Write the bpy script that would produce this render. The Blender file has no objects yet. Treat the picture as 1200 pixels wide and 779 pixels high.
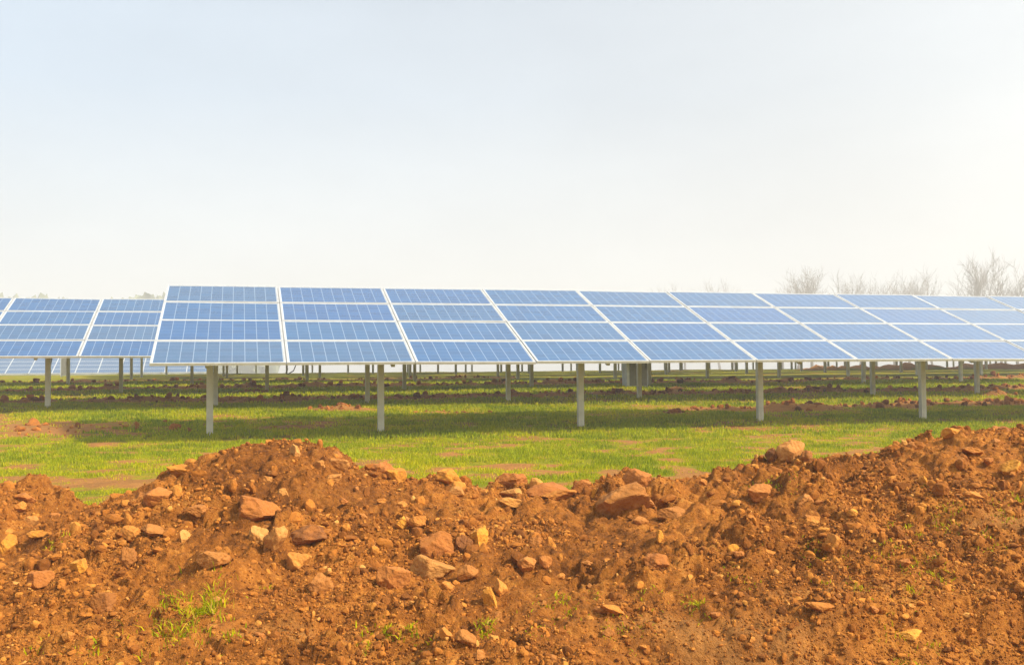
import bpy, math, random
import numpy as np
R = np.random.RandomState
C = bpy.context.scene.collection
S = bpy.context.scene

# ------------------------------------------------------------------ camera model (measured)
F, PITCH, ROLL = 1187.97, 0.03744, 0.003           # focal length in px of a 1200 px wide frame
X0, Y0, Z0 = -5.2523, 14.6771, 0.1148              # lower left corner of the front table, from the eye
TH, TILT, GR = 0.26299, 0.3698, 0.00491            # row heading, panel tilt, grade along the row
CAM_Z = 1.3
D = (math.cos(TH), math.sin(TH)); N = (-math.sin(TH), math.cos(TH))
U, V = 1.95, 1.005                                 # panel pitch along the row / up the slope
SUN_EL, SUN_AZ = math.radians(43), math.radians(-20)   # azimuth from +x (right) towards -y (viewer)

def ray(px, py):
    a = px - 600; b = 389.5 - py
    c, s = math.cos(-ROLL), math.sin(-ROLL)
    a, b = a*c - b*s, a*s + b*c
    a /= F; b /= F
    c, s = math.cos(PITCH), math.sin(PITCH)
    return np.array([a, c - b*s, s + b*c])

# ------------------------------------------------------------------ noise
def _h(ix, iy, seed):
    h = (ix.astype(np.int64)*374761393 + iy.astype(np.int64)*668265263 + seed*2147483647) & 0xffffffff
    h = ((h ^ (h >> 13))*1274126177) & 0xffffffff
    h = ((h ^ (h >> 16))*2246822519) & 0xffffffff
    return ((h ^ (h >> 15)) & 0xffffff)/float(0xffffff)
def vn(x, y, seed=0):
    x = np.asarray(x, float); y = np.asarray(y, float)
    ix = np.floor(x); iy = np.floor(y); fx = x-ix; fy = y-iy
    fx = fx*fx*(3-2*fx); fy = fy*fy*(3-2*fy)
    a = _h(ix, iy, seed); b = _h(ix+1, iy, seed); c = _h(ix, iy+1, seed); d = _h(ix+1, iy+1, seed)
    return (a*(1-fx)+b*fx)*(1-fy)+(c*(1-fx)+d*fx)*fy
def fbm(x, y, seed=0, o=4):
    s = 0; a = .5; t = 0
    for i in range(o):
        s = s + a*vn(x*2**i+i*17.3, y*2**i-i*9.1, seed+i); t += a; a *= .5
    return s/t
def worley(x, y, seed=0):
    ix = np.floor(x); iy = np.floor(y)
    best = np.full(np.shape(x), 9.); idv = np.zeros(np.shape(x)); tl = np.zeros(np.shape(x))
    for dx in (-1, 0, 1):
        for dy in (-1, 0, 1):
            cx = ix+dx; cy = iy+dy
            px = cx+_h(cx, cy, seed+11); py = cy+_h(cx, cy, seed+29)
            d = (px-x)**2+(py-y)**2
            m = d < best
            best = np.where(m, d, best); idv = np.where(m, _h(cx, cy, seed+53), idv)
            tl = np.where(m, (x-px)*(_h(cx, cy, seed+71)-.5)+(y-py)*(_h(cx, cy, seed+97)-.5), tl)
    return np.sqrt(best), idv, tl
def sst(a, b, x):
    t = np.clip((x-a)/(b-a), 0, 1); return t*t*(3-2*t)

# ------------------------------------------------------------------ terrain (heights from the eye)
OK_ = [-60, -20, -8, 0, 1.85, 5.4, 8.85, 15, 21, 27, 40, 55, 70, 86, 120, 220, 500]
ZK_ = [-1.7, -1.45, -1.26, -1.10, -1.035, -.95, -.79, -.60, -.44, -.33, -.20, -.16, -.45, -1.35, -2.2, -3.2, -6]
def so(X, Y):
    dx = X-X0; dy = Y-Y0
    return dx*D[0]+dy*D[1], dx*N[0]+dy*N[1]
# low spoil ridges: (offset, half width, height, s0, s1, lumpiness)
RIDGES = [(10.5, .42, .11, -60, 90, 1), (17.4, .45, .13, -60, 90, 2), (24.6, .4, .08, -60, 12, 3),
          (5.2, .5, .10, 11.5, 60, 4), (38.0, 1.3, .40, 34, 110, 7)]
MOUNDS = [(-3.75, 22.3, .55, .32, .10), (6.6, 22.6, .7, .35, .12), (4.9, 30.0, .3, .25, .16),
          (13.2, 27.6, .4, .3, .16), (-7.5, 29.4, .4, .3, .10), (3.3, 21.2, .35, .2, .04), (-1.3, 21.6, .8, .15, .03)]
def ridge_mask(X, Y):
    s, o = so(X, Y)
    z = np.zeros(np.shape(X)); m = np.zeros(np.shape(X))
    for oc, hw, h, s0, s1, k in RIDGES:
        w = (fbm(s/2.2, s*0+k, 40+k, 3)-.5)*.9
        e = sst(s0-1.5, s0+1.5, s)*(1-sst(s1-1.5, s1+1.5, s))
        g = np.exp(-((o-oc-w)/hw)**2)*e
        lump = .1+1.3*fbm(X/.6, Y/.6, 60+k, 3)**2.5+.9*(fbm(X/.2, Y/.2, 160+k, 2)-.4)
        z = z+h*g*lump*1.4
        m = np.maximum(m, np.clip(g*1.25*(.1+1.7*fbm(X/1.5, Y/.9, 70+k, 3)), 0, 1))
    for mx, my, rx, ry, h in MOUNDS:
        g = np.exp(-((X-mx)/rx)**2-((Y-my)/ry)**2)
        z = z+h*g*(.3+1.2*fbm(X/.25, Y/.25, 91, 3)); m = np.maximum(m, np.clip(g*1.5, 0, 1))
    return z, m
def field_base(X, Y):
    s, o = so(X, Y)
    return np.interp(o, OK_, ZK_)+GR*np.clip(s, -60, 90)
def field(X, Y):
    z, m = ridge_mask(X, Y)
    n = (fbm(X/3, Y/3, 5, 4)-.5)*.09+(fbm(X/.5, Y/.5, 8, 3)-.5)*.035+m*(fbm(X/.2, Y/.2, 9, 3)-.5)*.12
    fade = 1-sst(60, 120, Y)
    return field_base(X, Y)+(z+n)*fade

CX = [-300, -60, 0, 50, 85, 100, 118, 130, 180, 215, 240, 270, 310, 345, 380, 400, 420, 450, 480, 520, 560, 600, 640, 680, 710, 740, 790, 830, 870, 905, 925, 945, 980, 1010, 1050, 1090, 1110, 1150, 1180, 1260, 1500]
CY = [560, 556, 564, 574, 592, 604, 606, 595, 572, 556, 545, 530, 521, 519, 523, 532, 545, 548, 556, 560, 567, 569, 575, 574, 566, 560, 564, 556, 547, 541, 535, 541, 539, 531, 523, 514, 508, 503, 497, 497, 505]
YC = 6.9
def ycrest(X): return YC+(fbm(X/1.3, X*0+3.3, 21, 2)-.5)*.5
def bank(X, Y):
    yc = ycrest(X)
    px = 600+X/yc*F
    zc = -(np.interp(px, CX, CY)-434.5+(px-600)*.0033)/F*yc
    t = (yc-Y)
    base_f = -1.13-.05*np.clip((3.4-Y)/2, 0, 1)
    top = zc-base_f
    wf = 2.9
    tf = np.clip(t/wf, 0, 1)
    S_ = np.where(tf < .42, 1-1.45*tf-.0*tf, np.maximum(0, 1-1.45*.42-(tf-.42)*.675))
    rnd = np.sqrt(np.clip(t, 0, None)**2+.06)-.245
    S_ = 1-sst(0, 1.0, np.clip(rnd/wf, 0, 1))*.35-.65*np.clip(rnd/wf, 0, 1)
    front = base_f+top*S_
    tb = np.clip(-t, 0, None); tbr = np.sqrt(tb**2+.05)-.2236
    fb = field_base(X, Y)-.06
    back = zc-tbr*.78
    z = np.where(t > 0, front, np.maximum(back, fb-.04))
    z = np.where(t > 0, z, np.where(back > fb+.1, back, fb-.04+.14*np.exp(np.clip((back-fb-.1)/.14, -30, 0))))
    onb = np.where(t > 0, 1, sst(-.02, .16, z-fb))
    # shelf and little scarp in the lower right, hollow in the lower middle
    sc = sst(4.42, 4.30, Y+.25*(fbm(X/.5, Y*0, 33, 3)-.5)+.12*np.sin(X*2.1))*sst(.15, .7, X)
    z = z-.10*sc
    z = z-.16*np.exp(-((X-2.3)/.8)**2-((Y-4.15)/.3)**2)
    wx = X+.05*(fbm(X/.12, Y/.12, 3, 2)-.5); wy = Y+.05*(fbm(X/.12+9, Y/.12, 4, 2)-.5)
    dis = (fbm(X/.9, Y/.9, 12, 3)-.5)*.16
    rough = .35+.65*sst(.35, .62, fbm(X/.8+5, Y/.8, 14, 3))
    rough = np.where(Y < 4.9, rough*(.35+.65*sst(.45, .6, fbm(X/.6+2, Y/.5, 15, 3))), rough)
    rough = rough*(1-.8*drym(X, Y))
    for L, A, sd in ((.42, .08, 1), (.19, .062, 2), (.085, .040, 3), (.04, .021, 4)):
        d, i, t_ = worley(wx/L, wy/L, sd)
        dis = dis+rough*A*i**1.3*(np.clip(1-(d/.72)**2, 0, 1)**.4+1.5*t_)
    dis = dis+(fbm(X/.05, Y/.05, 17, 3)-.5)*.034+(np.abs(fbm(X/.28, Y/.28, 18, 3)-.5))*-.18*rough-(np.abs(fbm(X/.09, Y/.09, 19, 3)-.5))*.07
    return z+dis*onb*.95-.03, onb
def drym(X, Y):
    w = .12*(fbm(X/.3, Y/.3, 55, 3)-.5)
    e = 0
    for a, b, c, d in ((.95, 4.32, .42, .13), (1.45, 4.62, .30, .08), (.62, 4.45, .22, .07), (2.6, 5.3, .3, .1), (-.9, 4.2, .3, .08)):
        e = np.maximum(e, np.exp(-((X+w-a)/c)**4-((Y+w-b)/d)**4))
    return e
def bankz(x, y):
    z, _ = bank(np.array([x]), np.array([y])); return float(z[0])
BX0, BX1, BY0, BY1 = -6.4, 6.4, 2.6, 9.0
def hit_bank(px, py):
    r = ray(px, py); ys = np.arange(3.2, 9, .02); k = ys/r[1]
    z, _ = bank(r[0]*k, ys)
    below = np.where(z > r[2]*k)[0]
    i = below[0] if len(below) else 180
    return r[0]*k[i], ys[i], z[i]

# ------------------------------------------------------------------ helpers
def mesh_np(name, verts, faces, mats, uv=None, smooth=True, attr=None, midx=None):
    """faces: (n,k) array of equal-sized polygons"""
    me = bpy.data.meshes.new(name)
    n, k = faces.shape
    me.vertices.add(len(verts)); me.vertices.foreach_set('co', np.ascontiguousarray(verts, np.float32).ravel())
    me.loops.add(n*k); me.loops.foreach_set('vertex_index', faces.astype(np.int32).ravel())
    me.polygons.add(n); me.polygons.foreach_set('loop_start', np.arange(0, n*k, k, dtype=np.int32))
    try: me.polygons.foreach_set('loop_total', np.full(n, k, np.int32))
    except Exception: pass
    me.polygons.foreach_set('use_smooth', np.full(n, smooth))
    if midx is not None: me.polygons.foreach_set('material_index', midx.astype(np.int32))
    me.update(calc_edges=True)
    if attr:
        for an, av in attr.items():
            a = me.attributes.new(an, 'FLOAT', 'POINT'); a.data.foreach_set('value', np.ascontiguousarray(av, np.float32).ravel())
    for m in (mats if isinstance(mats, (list, tuple)) else [mats]): me.materials.append(m)
    return me
def link(name, me, parent=None, loc=(0, 0, 0), rot=(0, 0, 0)):
    o = bpy.data.objects.new(name, me); C.objects.link(o)
    o.parent = parent; o.location = loc; o.rotation_euler = rot
    return o
def tag(o, label=None, cat=None, group=None, kind=None):
    if label: o['label'] = label
    if cat: o['category'] = cat
    if group: o['group'] = group
    if kind: o['kind'] = kind
    return o
class MB:
    def __init__(s): s.v = []; s.f = []; s.uv = []; s.mi = []
    def quad(s, p, uv=None, mi=0):
        i = len(s.v); s.v += [tuple(q) for q in p]; s.f.append((i, i+1, i+2, i+3)); s.mi.append(mi)
        s.uv += uv if uv else [(0, 0)]*4
    def box(s, x0, x1, y0, y1, z0, z1, mi=0):
        P = [(x, y, z) for x in (x0, x1) for y in (y0, y1) for z in (z0, z1)]
        for a in ((0, 1, 3, 2), (4, 6, 7, 5), (0, 4, 5, 1), (2, 3, 7, 6), (0, 2, 6, 4), (1, 5, 7, 3)):
            s.quad([P[k] for k in a], mi=mi)
    def obox(s, M, x0, x1, y0, y1, z0, z1, mi=0):
        n = len(s.v); s.box(x0, x1, y0, y1, z0, z1, mi)
        s.v[n:] = [tuple(M(p)) for p in s.v[n:]]
    def tube(s, pts, r, k=6, mi=0):
        pts = [np.array(p, float) for p in pts]; rings = []
        for i, p in enumerate(pts):
            t = pts[min(i+1, len(pts)-1)]-pts[max(i-1, 0)]; t /= np.linalg.norm(t)
            a = np.cross(t, (0, 0, 1) if abs(t[2]) < .9 else (1, 0, 0)); a /= np.linalg.norm(a); b = np.cross(t, a)
            rr = r if np.isscalar(r) else r[i]
            rings.append([p+rr*(a*math.cos(q*6.2832/k)+b*math.sin(q*6.2832/k)) for q in range(k)])
        for i in range(len(pts)-1):
            for q in range(k):
                s.quad([rings[i][q], rings[i][(q+1) % k], rings[i+1][(q+1) % k], rings[i+1][q]], mi=mi)
    def mesh(s, name, mats, smooth=False, bevel=0):
        me = mesh_np(name, np.array(s.v), np.array(s.f), mats, smooth=smooth, midx=np.array(s.mi))
        ul = me.uv_layers.new(name='UVMap'); ul.data.foreach_set('uv', np.array(s.uv, np.float32).ravel())
        return me

# ------------------------------------------------------------------ materials
def newmat(name):
    m = bpy.data.materials.new(name); m.use_nodes = True; nt = m.node_tree; nt.nodes.clear()
    out = nt.nodes.new('ShaderNodeOutputMaterial'); b = nt.nodes.new('ShaderNodeBsdfPrincipled')
    nt.links.new(b.outputs[0], out.inputs[0]); return m, nt, b
def nd(nt, t, **k):
    n = nt.nodes.new(t)
    for a, v in k.items():
        if a.startswith('i_'): n.inputs[a[2:].replace('_', ' ')].default_value = v
        else: setattr(n, a, v)
    return n
def noise(nt, vec, scale, detail=5, rough=.6):
    n = nd(nt, 'ShaderNodeTexNoise'); n.inputs['Scale'].default_value = scale; n.inputs['Detail'].default_value = detail; n.inputs['Roughness'].default_value = rough
    nt.links.new(vec, n.inputs['Vector']); return n.outputs['Fac']
def ramp(nt, fac, stops):
    r = nd(nt, 'ShaderNodeValToRGB'); e = r.color_ramp.elements
    while len(e) < len(stops): e.new(.5)
    for q, (p, c) in zip(e, stops): q.position = p; q.color = (*c, 1) if len(c) == 3 else c
    nt.links.new(fac, r.inputs[0]); return r.outputs[0]
def mix(nt, f, a, b, bt='MIX'):
    m = nd(nt, 'ShaderNodeMix', data_type='RGBA', blend_type=bt)
    for s, v in ((m.inputs[0], f), (m.inputs[6], a), (m.inputs[7], b)):
        if isinstance(v, bpy.types.NodeSocket): nt.links.new(v, s)
        elif isinstance(v, (int, float)): s.default_value = v
        else: s.default_value = (*v, 1)
    return m.outputs[2]
def math_(nt, op, a, b=0, c=0, clamp=False):
    m = nd(nt, 'ShaderNodeMath', operation=op, use_clamp=clamp)
    for s, v in zip(m.inputs, (a, b, c)):
        if isinstance(v, bpy.types.NodeSocket): nt.links.new(v, s)
        else: s.default_value = v
    return m.outputs[0]
def bump(nt, h, b, strength=.5, dist=.02):
    n = nd(nt, 'ShaderNodeBump'); n.inputs['Strength'].default_value = strength; n.inputs['Distance'].default_value = dist
    nt.links.new(h, n.inputs['Height']); nt.links.new(n.outputs[0], b.inputs['Normal'])
def gray(v): return (v, v, v)

SOIL = [(0.0, (.08, .027, .007)), (.32, (.21, .069, .010)), (.52, (.37, .124, .016)), (.70, (.51, .192, .028)), (1, (.64, .33, .08))]
def soil_nodes(nt, geo):
    a = noise(nt, geo, 1.7, 6, .62); b = noise(nt, geo, 9, 6, .65); c = noise(nt, geo, 46, 4, .7)
    f = math_(nt, 'ADD', math_(nt, 'MULTIPLY', a, .28), math_(nt, 'ADD', math_(nt, 'MULTIPLY', b, .37), math_(nt, 'MULTIPLY', c, .35)))
    f = math_(nt, 'MULTIPLY_ADD', math_(nt, 'SUBTRACT', f, .5), 2.4, .5, clamp=True)
    return ramp(nt, f, SOIL), b, c

def m_soil():
    m, nt, b = newmat('orange_soil'); g = nd(nt, 'ShaderNodeNewGeometry').outputs['Position']
    col, nb, nc = soil_nodes(nt, g)
    col = mix(nt, 1, col, ramp(nt, noise(nt, g, .75, 5, .6), [(.36, (.62, .60, .60)), (.56, (1, 1, 1))]), 'MULTIPLY')
    dry = ramp(nt, noise(nt, g, 5, 5, .6), [(.3, gray(0)), (.5, gray(1))])
    at = nd(nt, 'ShaderNodeAttribute', attribute_name='dry')
    df = math_(nt, 'MULTIPLY', at.outputs['Fac'], dry)
    col = mix(nt, math_(nt, 'MULTIPLY', df, .5), col, (.46, .21, .055))
    nt.links.new(col, b.inputs['Base Color']); b.inputs['Roughness'].default_value = .95; b.inputs['Specular IOR Level'].default_value = .15
    h = math_(nt, 'ADD', noise(nt, g, 75, 5, .7), math_(nt, 'MULTIPLY', noise(nt, g, 22, 4, .6), 1.5))
    bump(nt, h, b, 1, .02); return m
def m_clod():
    m, nt, b = newmat('soil_clods'); g = nd(nt, 'ShaderNodeNewGeometry').outputs['Position']
    at = nd(nt, 'ShaderNodeAttribute', attribute_name='tone')
    base = ramp(nt, at.outputs['Fac'], [(0, (.13, .042, .007)), (.35, (.25, .082, .012)), (.7, (.42, .147, .020)), (.92, (.51, .205, .032)), (1, (.58, .27, .06))])
    v = noise(nt, g, 40, 4, .6)
    col = mix(nt, 1, base, ramp(nt, v, [(.3, gray(.72)), (.7, gray(1.2))]), 'MULTIPLY')
    nt.links.new(col, b.inputs['Base Color']); b.inputs['Roughness'].default_value = .92; b.inputs['Specular IOR Level'].default_value = .15
    bump(nt, noise(nt, g, 130, 3, .6), b, .6, .006); return m
def m_rock(name, c1, c2, c3):
    m, nt, b = newmat(name); tc = nd(nt, 'ShaderNodeTexCoord').outputs['Object']
    oi = nd(nt, 'ShaderNodeObjectInfo')
    va = nd(nt, 'ShaderNodeVectorMath', operation='ADD'); nt.links.new(tc, va.inputs[0]); 
    sc = nd(nt, 'ShaderNodeVectorMath', operation='SCALE'); sc.inputs[0].default_value = (7, 3, 5); nt.links.new(oi.outputs['Random'], sc.inputs['Scale'])
    nt.links.new(sc.outputs[0], va.inputs[1]); v = va.outputs[0]
    a = noise(nt, v, 1.3, 5, .6); s = noise(nt, v, 4.5, 5, .65)
    col = ramp(nt, math_(nt, 'ADD', math_(nt, 'MULTIPLY', a, .6), math_(nt, 'MULTIPLY', s, .4)), [(.34, c1), (.5, c2), (.66, c3)])
    # crumbs of red soil stuck on the stone
    g = nd(nt, 'ShaderNodeNewGeometry').outputs['Position']
    d = ramp(nt, noise(nt, g, 16, 5, .7), [(.42, gray(0)), (.60, gray(1))])
    col = mix(nt, math_(nt, 'MULTIPLY', d, .62), col, (.36, .125, .018))
    nt.links.new(col, b.inputs['Base Color']); b.inputs['Roughness'].default_value = .85; b.inputs['Specular IOR Level'].default_value = .25
    bump(nt, math_(nt, 'ADD', noise(nt, g, 60, 5, .65), noise(nt, g, 18, 3)), b, .7, .012); return m
def m_ground():
    m, nt, b = newmat('field_ground'); g = nd(nt, 'ShaderNodeNewGeometry').outputs['Position']
    sc, nb, nc = soil_nodes(nt, g)
    sc = mix(nt, .5, sc, (.32, .17, .05))
    at = nd(nt, 'ShaderNodeAttribute', attribute_name='grass')
    gn = math_(nt, 'ADD', math_(nt, 'MULTIPLY', noise(nt, g, .55, 6, .65), .5), math_(nt, 'MULTIPLY', noise(nt, g, 5, 5, .7), .5))
    gc = ramp(nt, gn, [(.3, (.07, .11, .002)), (.48, (.20, .19, .002)), (.6, (.31, .25, .004)), (.75, (.42, .26, .02))])
    f = math_(nt, 'ADD', at.outputs['Fac'], math_(nt, 'MULTIPLY', math_(nt, 'SUBTRACT', noise(nt, g, 3.2, 8, .75), .5), 1.3))
    f = ramp(nt, f, [(.28, gray(0)), (.60, gray(1))])
    nt.links.new(mix(nt, f, sc, gc), b.inputs['Base Color']); b.inputs['Roughness'].default_value = .95; b.inputs['Specular IOR Level'].default_value = .1
    bump(nt, math_(nt, 'ADD', noise(nt, g, 28, 5, .7), noise(nt, g, 7, 4, .6)), b, .8, .04); return m
def m_grass(name='grass_blades'):
    m, nt, b = newmat(name); at = nd(nt, 'ShaderNodeAttribute', attribute_name='tone')
    col = ramp(nt, at.outputs['Fac'], [(0, (.10, .16, .001)), (.4, (.31, .35, .001)), (.75, (.53, .46, .002)), (.93, (.56, .42, .02)), (1, (.56, .35, .07))])
    nt.links.new(col, b.inputs['Base Color']); b.inputs['Roughness'].default_value = .7; b.inputs['Specular IOR Level'].default_value = .06
    tr = nd(nt, 'ShaderNodeBsdfTranslucent'); nt.links.new(col, tr.inputs[0])
    ms = nd(nt, 'ShaderNodeMixShader'); ms.inputs[0].default_value = .35
    nt.links.new(b.outputs[0], ms.inputs[1]); nt.links.new(tr.outputs[0], ms.inputs[2])
    nt.links.new(ms.outputs[0], nt.nodes['Material Output'].inputs[0]); return m
def m_glass():
    m, nt, b = newmat('solar_cells'); uv = nd(nt, 'ShaderNodeUVMap', uv_map='UVMap').outputs[0]
    sp = nd(nt, 'ShaderNodeSeparateXYZ'); nt.links.new(uv, sp.inputs[0])
    def line(c, n, w, off=0.):     # 1 on the line
        x = math_(nt, 'FRACT', math_(nt, 'ADD', math_(nt, 'MULTIPLY', c, n), off))
        d = math_(nt, 'MINIMUM', x, math_(nt, 'SUBTRACT', 1, x))
        return math_(nt, 'LESS_THAN', d, w)
    u, v = sp.outputs[0], sp.outputs[1]
    gap = math_(nt, 'MAXIMUM', line(u, 10, .034), math_(nt, 'MULTIPLY', line(v, 6, .026), .55))
    bus = line(v, 12, .022, .5)
    cu = math_(nt, 'FLOOR', math_(nt, 'MULTIPLY', u, 10)); cv = math_(nt, 'FLOOR', math_(nt, 'MULTIPLY', v, 6))
    cb = nd(nt, 'ShaderNodeCombineXYZ'); nt.links.new(cu, cb.inputs[0]); nt.links.new(cv, cb.inputs[1])
    oi = nd(nt, 'ShaderNodeObjectInfo'); nt.links.new(math_(nt, 'MULTIPLY', oi.outputs['Random'], 97), cb.inputs[2])
    wn = nd(nt, 'ShaderNodeTexWhiteNoise', noise_dimensions='3D'); nt.links.new(cb.outputs[0], wn.inputs['Vector'])
    cell = mix(nt, wn.outputs['Value'], (.002, .080, .195), (.003, .104, .25))
    vor = nd(nt, 'ShaderNodeTexVoronoi'); vor.inputs['Scale'].default_value = 55; 
    mp = nd(nt, 'ShaderNodeMapping'); mp.inputs['Scale'].default_value = (1.9, 1, 1); nt.links.new(uv, mp.inputs[0]); nt.links.new(mp.outputs[0], vor.inputs['Vector'])
    sh = nd(nt, 'ShaderNodeSeparateColor'); nt.links.new(vor.outputs['Color'], sh.inputs[0])
    cell = mix(nt, .25, cell, mix(nt, sh.outputs[0], (.003, .05, .18), (.015, .10, .34)))
    tint = ramp(nt, oi.outputs['Random'], [(0, (.8, .92, 1.05)), (.5, (1.0, 1.0, 1.0)), (.8, (3.5, 1.05, .96)), (1, (8, 1.15, .9))])
    cell = mix(nt, 1, cell, tint, 'MULTIPLY')
    col = mix(nt, math_(nt, 'MULTIPLY', bus, .30), cell, (.30, .42, .56))
    col = mix(nt, math_(nt, 'MULTIPLY', gap, .34), col, (.50, .60, .70))
    mu = math_(nt, 'MINIMUM', u, math_(nt, 'SUBTRACT', 1, u)); mv = math_(nt, 'MINIMUM', v, math_(nt, 'SUBTRACT', 1, v))
    mg = math_(nt, 'MAXIMUM', math_(nt, 'LESS_THAN', mu, .0), math_(nt, 'LESS_THAN', mv, .0))
    col = mix(nt, mg, col, (.6, .66, .72))
    # thin film of dust
    dn = noise(nt, uv, 3, 6, .7)
    col = mix(nt, math_(nt, 'MULTIPLY', dn, .07), col, (.55, .48, .38))
    nt.links.new(col, b.inputs['Base Color']); b.inputs['Roughness'].default_value = .16
    b.inputs['Specular IOR Level'].default_value = .5; b.inputs['IOR'].default_value = 1.5
    b.inputs['Sheen Weight'].default_value = .2; b.inputs['Sheen Roughness'].default_value = .35; b.inputs['Coat Weight'].default_value = .75; b.inputs['Coat Roughness'].default_value = .08; b.inputs['Coat IOR'].default_value = 1.5
    return m
def m_metal(name, c, rough=.45, metal=.3, sc=6):
    m, nt, b = newmat(name); g = nd(nt, 'ShaderNodeTexCoord').outputs['Object']
    n = noise(nt, g, sc, 5, .65)
    col = mix(nt, 1, c, ramp(nt, n, [(.3, gray(.82)), (.7, gray(1.1))]), 'MULTIPLY')
    nt.links.new(col, b.inputs['Base Color']); b.inputs['Roughness'].default_value = rough; b.inputs['Metallic'].default_value = metal
    bump(nt, noise(nt, g, 40, 3), b, .15, .003); return m
def m_bark():
    m, nt, b = newmat('bare_branches'); g = nd(nt, 'ShaderNodeNewGeometry').outputs['Position']
    nt.links.new(ramp(nt, noise(nt, g, 2, 4), [(.3, (.13, .085, .045)), (.7, (.24, .165, .09))]), b.inputs['Base Color']); b.inputs['Roughness'].default_value = .95
    return m
def m_wood():
    m, nt, b = newmat('far_foliage'); g = nd(nt, 'ShaderNodeNewGeometry').outputs['Position']
    nt.links.new(ramp(nt, noise(nt, g, .4, 5), [(.3, (.13, .15, .08)), (.7, (.24, .25, .14))]), b.inputs['Base Color']); b.inputs['Roughness'].default_value = .95
    return m

SOILM = m_soil(); CLODM = m_clod(); GROUNDM = m_ground(); GRASSM = m_grass(); GLASSM = m_glass()
ALU = m_metal('anodised_aluminium', (.60, .595, .565), .42, .35)
ZINC = m_metal('galvanised_steel', (.64, .62, .50), .55, .35, 3)
ZINC_D = m_metal('galvanised_beam', (.42, .42, .38), .6, .35, 3)
BACK = m_metal('white_backsheet', (.55, .56, .57), .7, 0)
CABLE = m_metal('black_cable', (.02, .02, .02), .5, 0)
CABW = m_metal('grey_white_sheet', (.62, .64, .66), .5, .1)
CABG = m_metal('grey_door_paint', (.20, .19, .155), .55, .1)
BARK = m_bark(); WOODM = m_wood()
ROCK = {
 'ochre': m_rock('ochre_stone', (.44, .165, .016), (.64, .265, .026), (.72, .36, .055)),
 'tan': m_rock('tan_stone', (.40, .165, .035), (.53, .24, .055), (.60, .31, .085)),
 'orange': m_rock('orange_stone', (.38, .130, .018), (.52, .195, .028), (.60, .26, .05)),
 'red': m_rock('red_brown_stone', (.29, .094, .018), (.42, .142, .026), (.52, .20, .042)),
 'brown': m_rock('brown_stone', (.26, .092, .018), (.38, .142, .027), (.48, .20, .044)),
 'dark': m_rock('dark_brown_stone', (.12, .042, .010), (.21, .072, .017), (.34, .125, .027)),
}

ZO = CAM_Z
# ------------------------------------------------------------------ ground sheet
def axis(dense0, dense1, step, far, g=1.09):
    a = list(np.arange(dense0, dense1, step)); s = step
    lo = []; x = dense0
    while x > -far: s *= g; x -= s; lo.append(x)
    s = step; x = a[-1]
    while x < far: s *= g; x += s; a.append(x)
    return np.array(lo[::-1]+a)
def grass_density(X, Y):
    _, m = ridge_mask(X, Y)
    s, o = so(X, Y)
    g = .86+0*X
    g = g-.38*sst(.47, .68, fbm(X/1.9, Y/.9, 101, 4))-2.6*(fbm(X/.4, Y/.28, 131, 4)-.5)*(1-.7*sst(16, 24, Y))
    # thin, trampled grass close to the bank
    g = g-.36*(1-sst(8.5, 15, Y+1.6*(fbm(X/1.7, Y/1.7, 103, 3)-.5)*2))
    g = g-1.0*np.exp(-((X+9.3)/3.6)**4-((Y-17.6)/1.25)**2)*sst(.33, .6, fbm(X/.8, Y/.4, 104, 4)+.12)
    g = g-1.3*m
    return np.clip(g, 0, 1)
xs = axis(-16, 20, .09, 380, 1.07); ys = axis(7.0, 34, .09, 380, 1.06)
GX, GY = np.meshgrid(xs, ys)
Z = field(GX, GY)
inb = sst(0, .8, GX-BX0)*sst(0, .8, BX1-GX)*sst(-.5, .3, GY-BY0)*sst(0, .4, BY1-.2-GY)
Z = Z-.25*inb*(GY < 7.2)-.0*inb
def grid_faces(ny, nx):
    i = np.arange(ny*nx).reshape(ny, nx)
    return np.stack([i[:-1, :-1].ravel(), i[:-1, 1:].ravel(), i[1:, 1:].ravel(), i[1:, :-1].ravel()], 1)
me = mesh_np('ground', np.stack([GX.ravel(), GY.ravel(), Z.ravel()+ZO], 1), grid_faces(*GX.shape), GROUNDM, attr={'grass': grass_density(GX, GY)})
tag(link('ground', me), kind='structure')

# ------------------------------------------------------------------ soil bank
bx = np.arange(BX0, BX1, .011); by = np.concatenate([np.arange(BY0, 3.6, .03), np.arange(3.6, 7.8, .011), np.arange(7.8, BY1, .04)])
GX, GY = np.meshgrid(bx, by); Z, onb = bank(GX, GY)
edge = sst(0, .5, GX-BX0)*sst(0, .5, BX1-GX)*sst(0, .4, GY-BY0)*sst(0, .3, BY1-GY)
Z = Z-(1-edge)*.35-(1-onb)*.05*(GY > YC)
dry = drym(GX, GY)
me = mesh_np('soil_bank', np.stack([GX.ravel(), GY.ravel(), Z.ravel()+ZO], 1), grid_faces(*GX.shape), SOILM, attr={'dry': dry})
tag(link('soil_bank', me), kind='structure')

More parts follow.
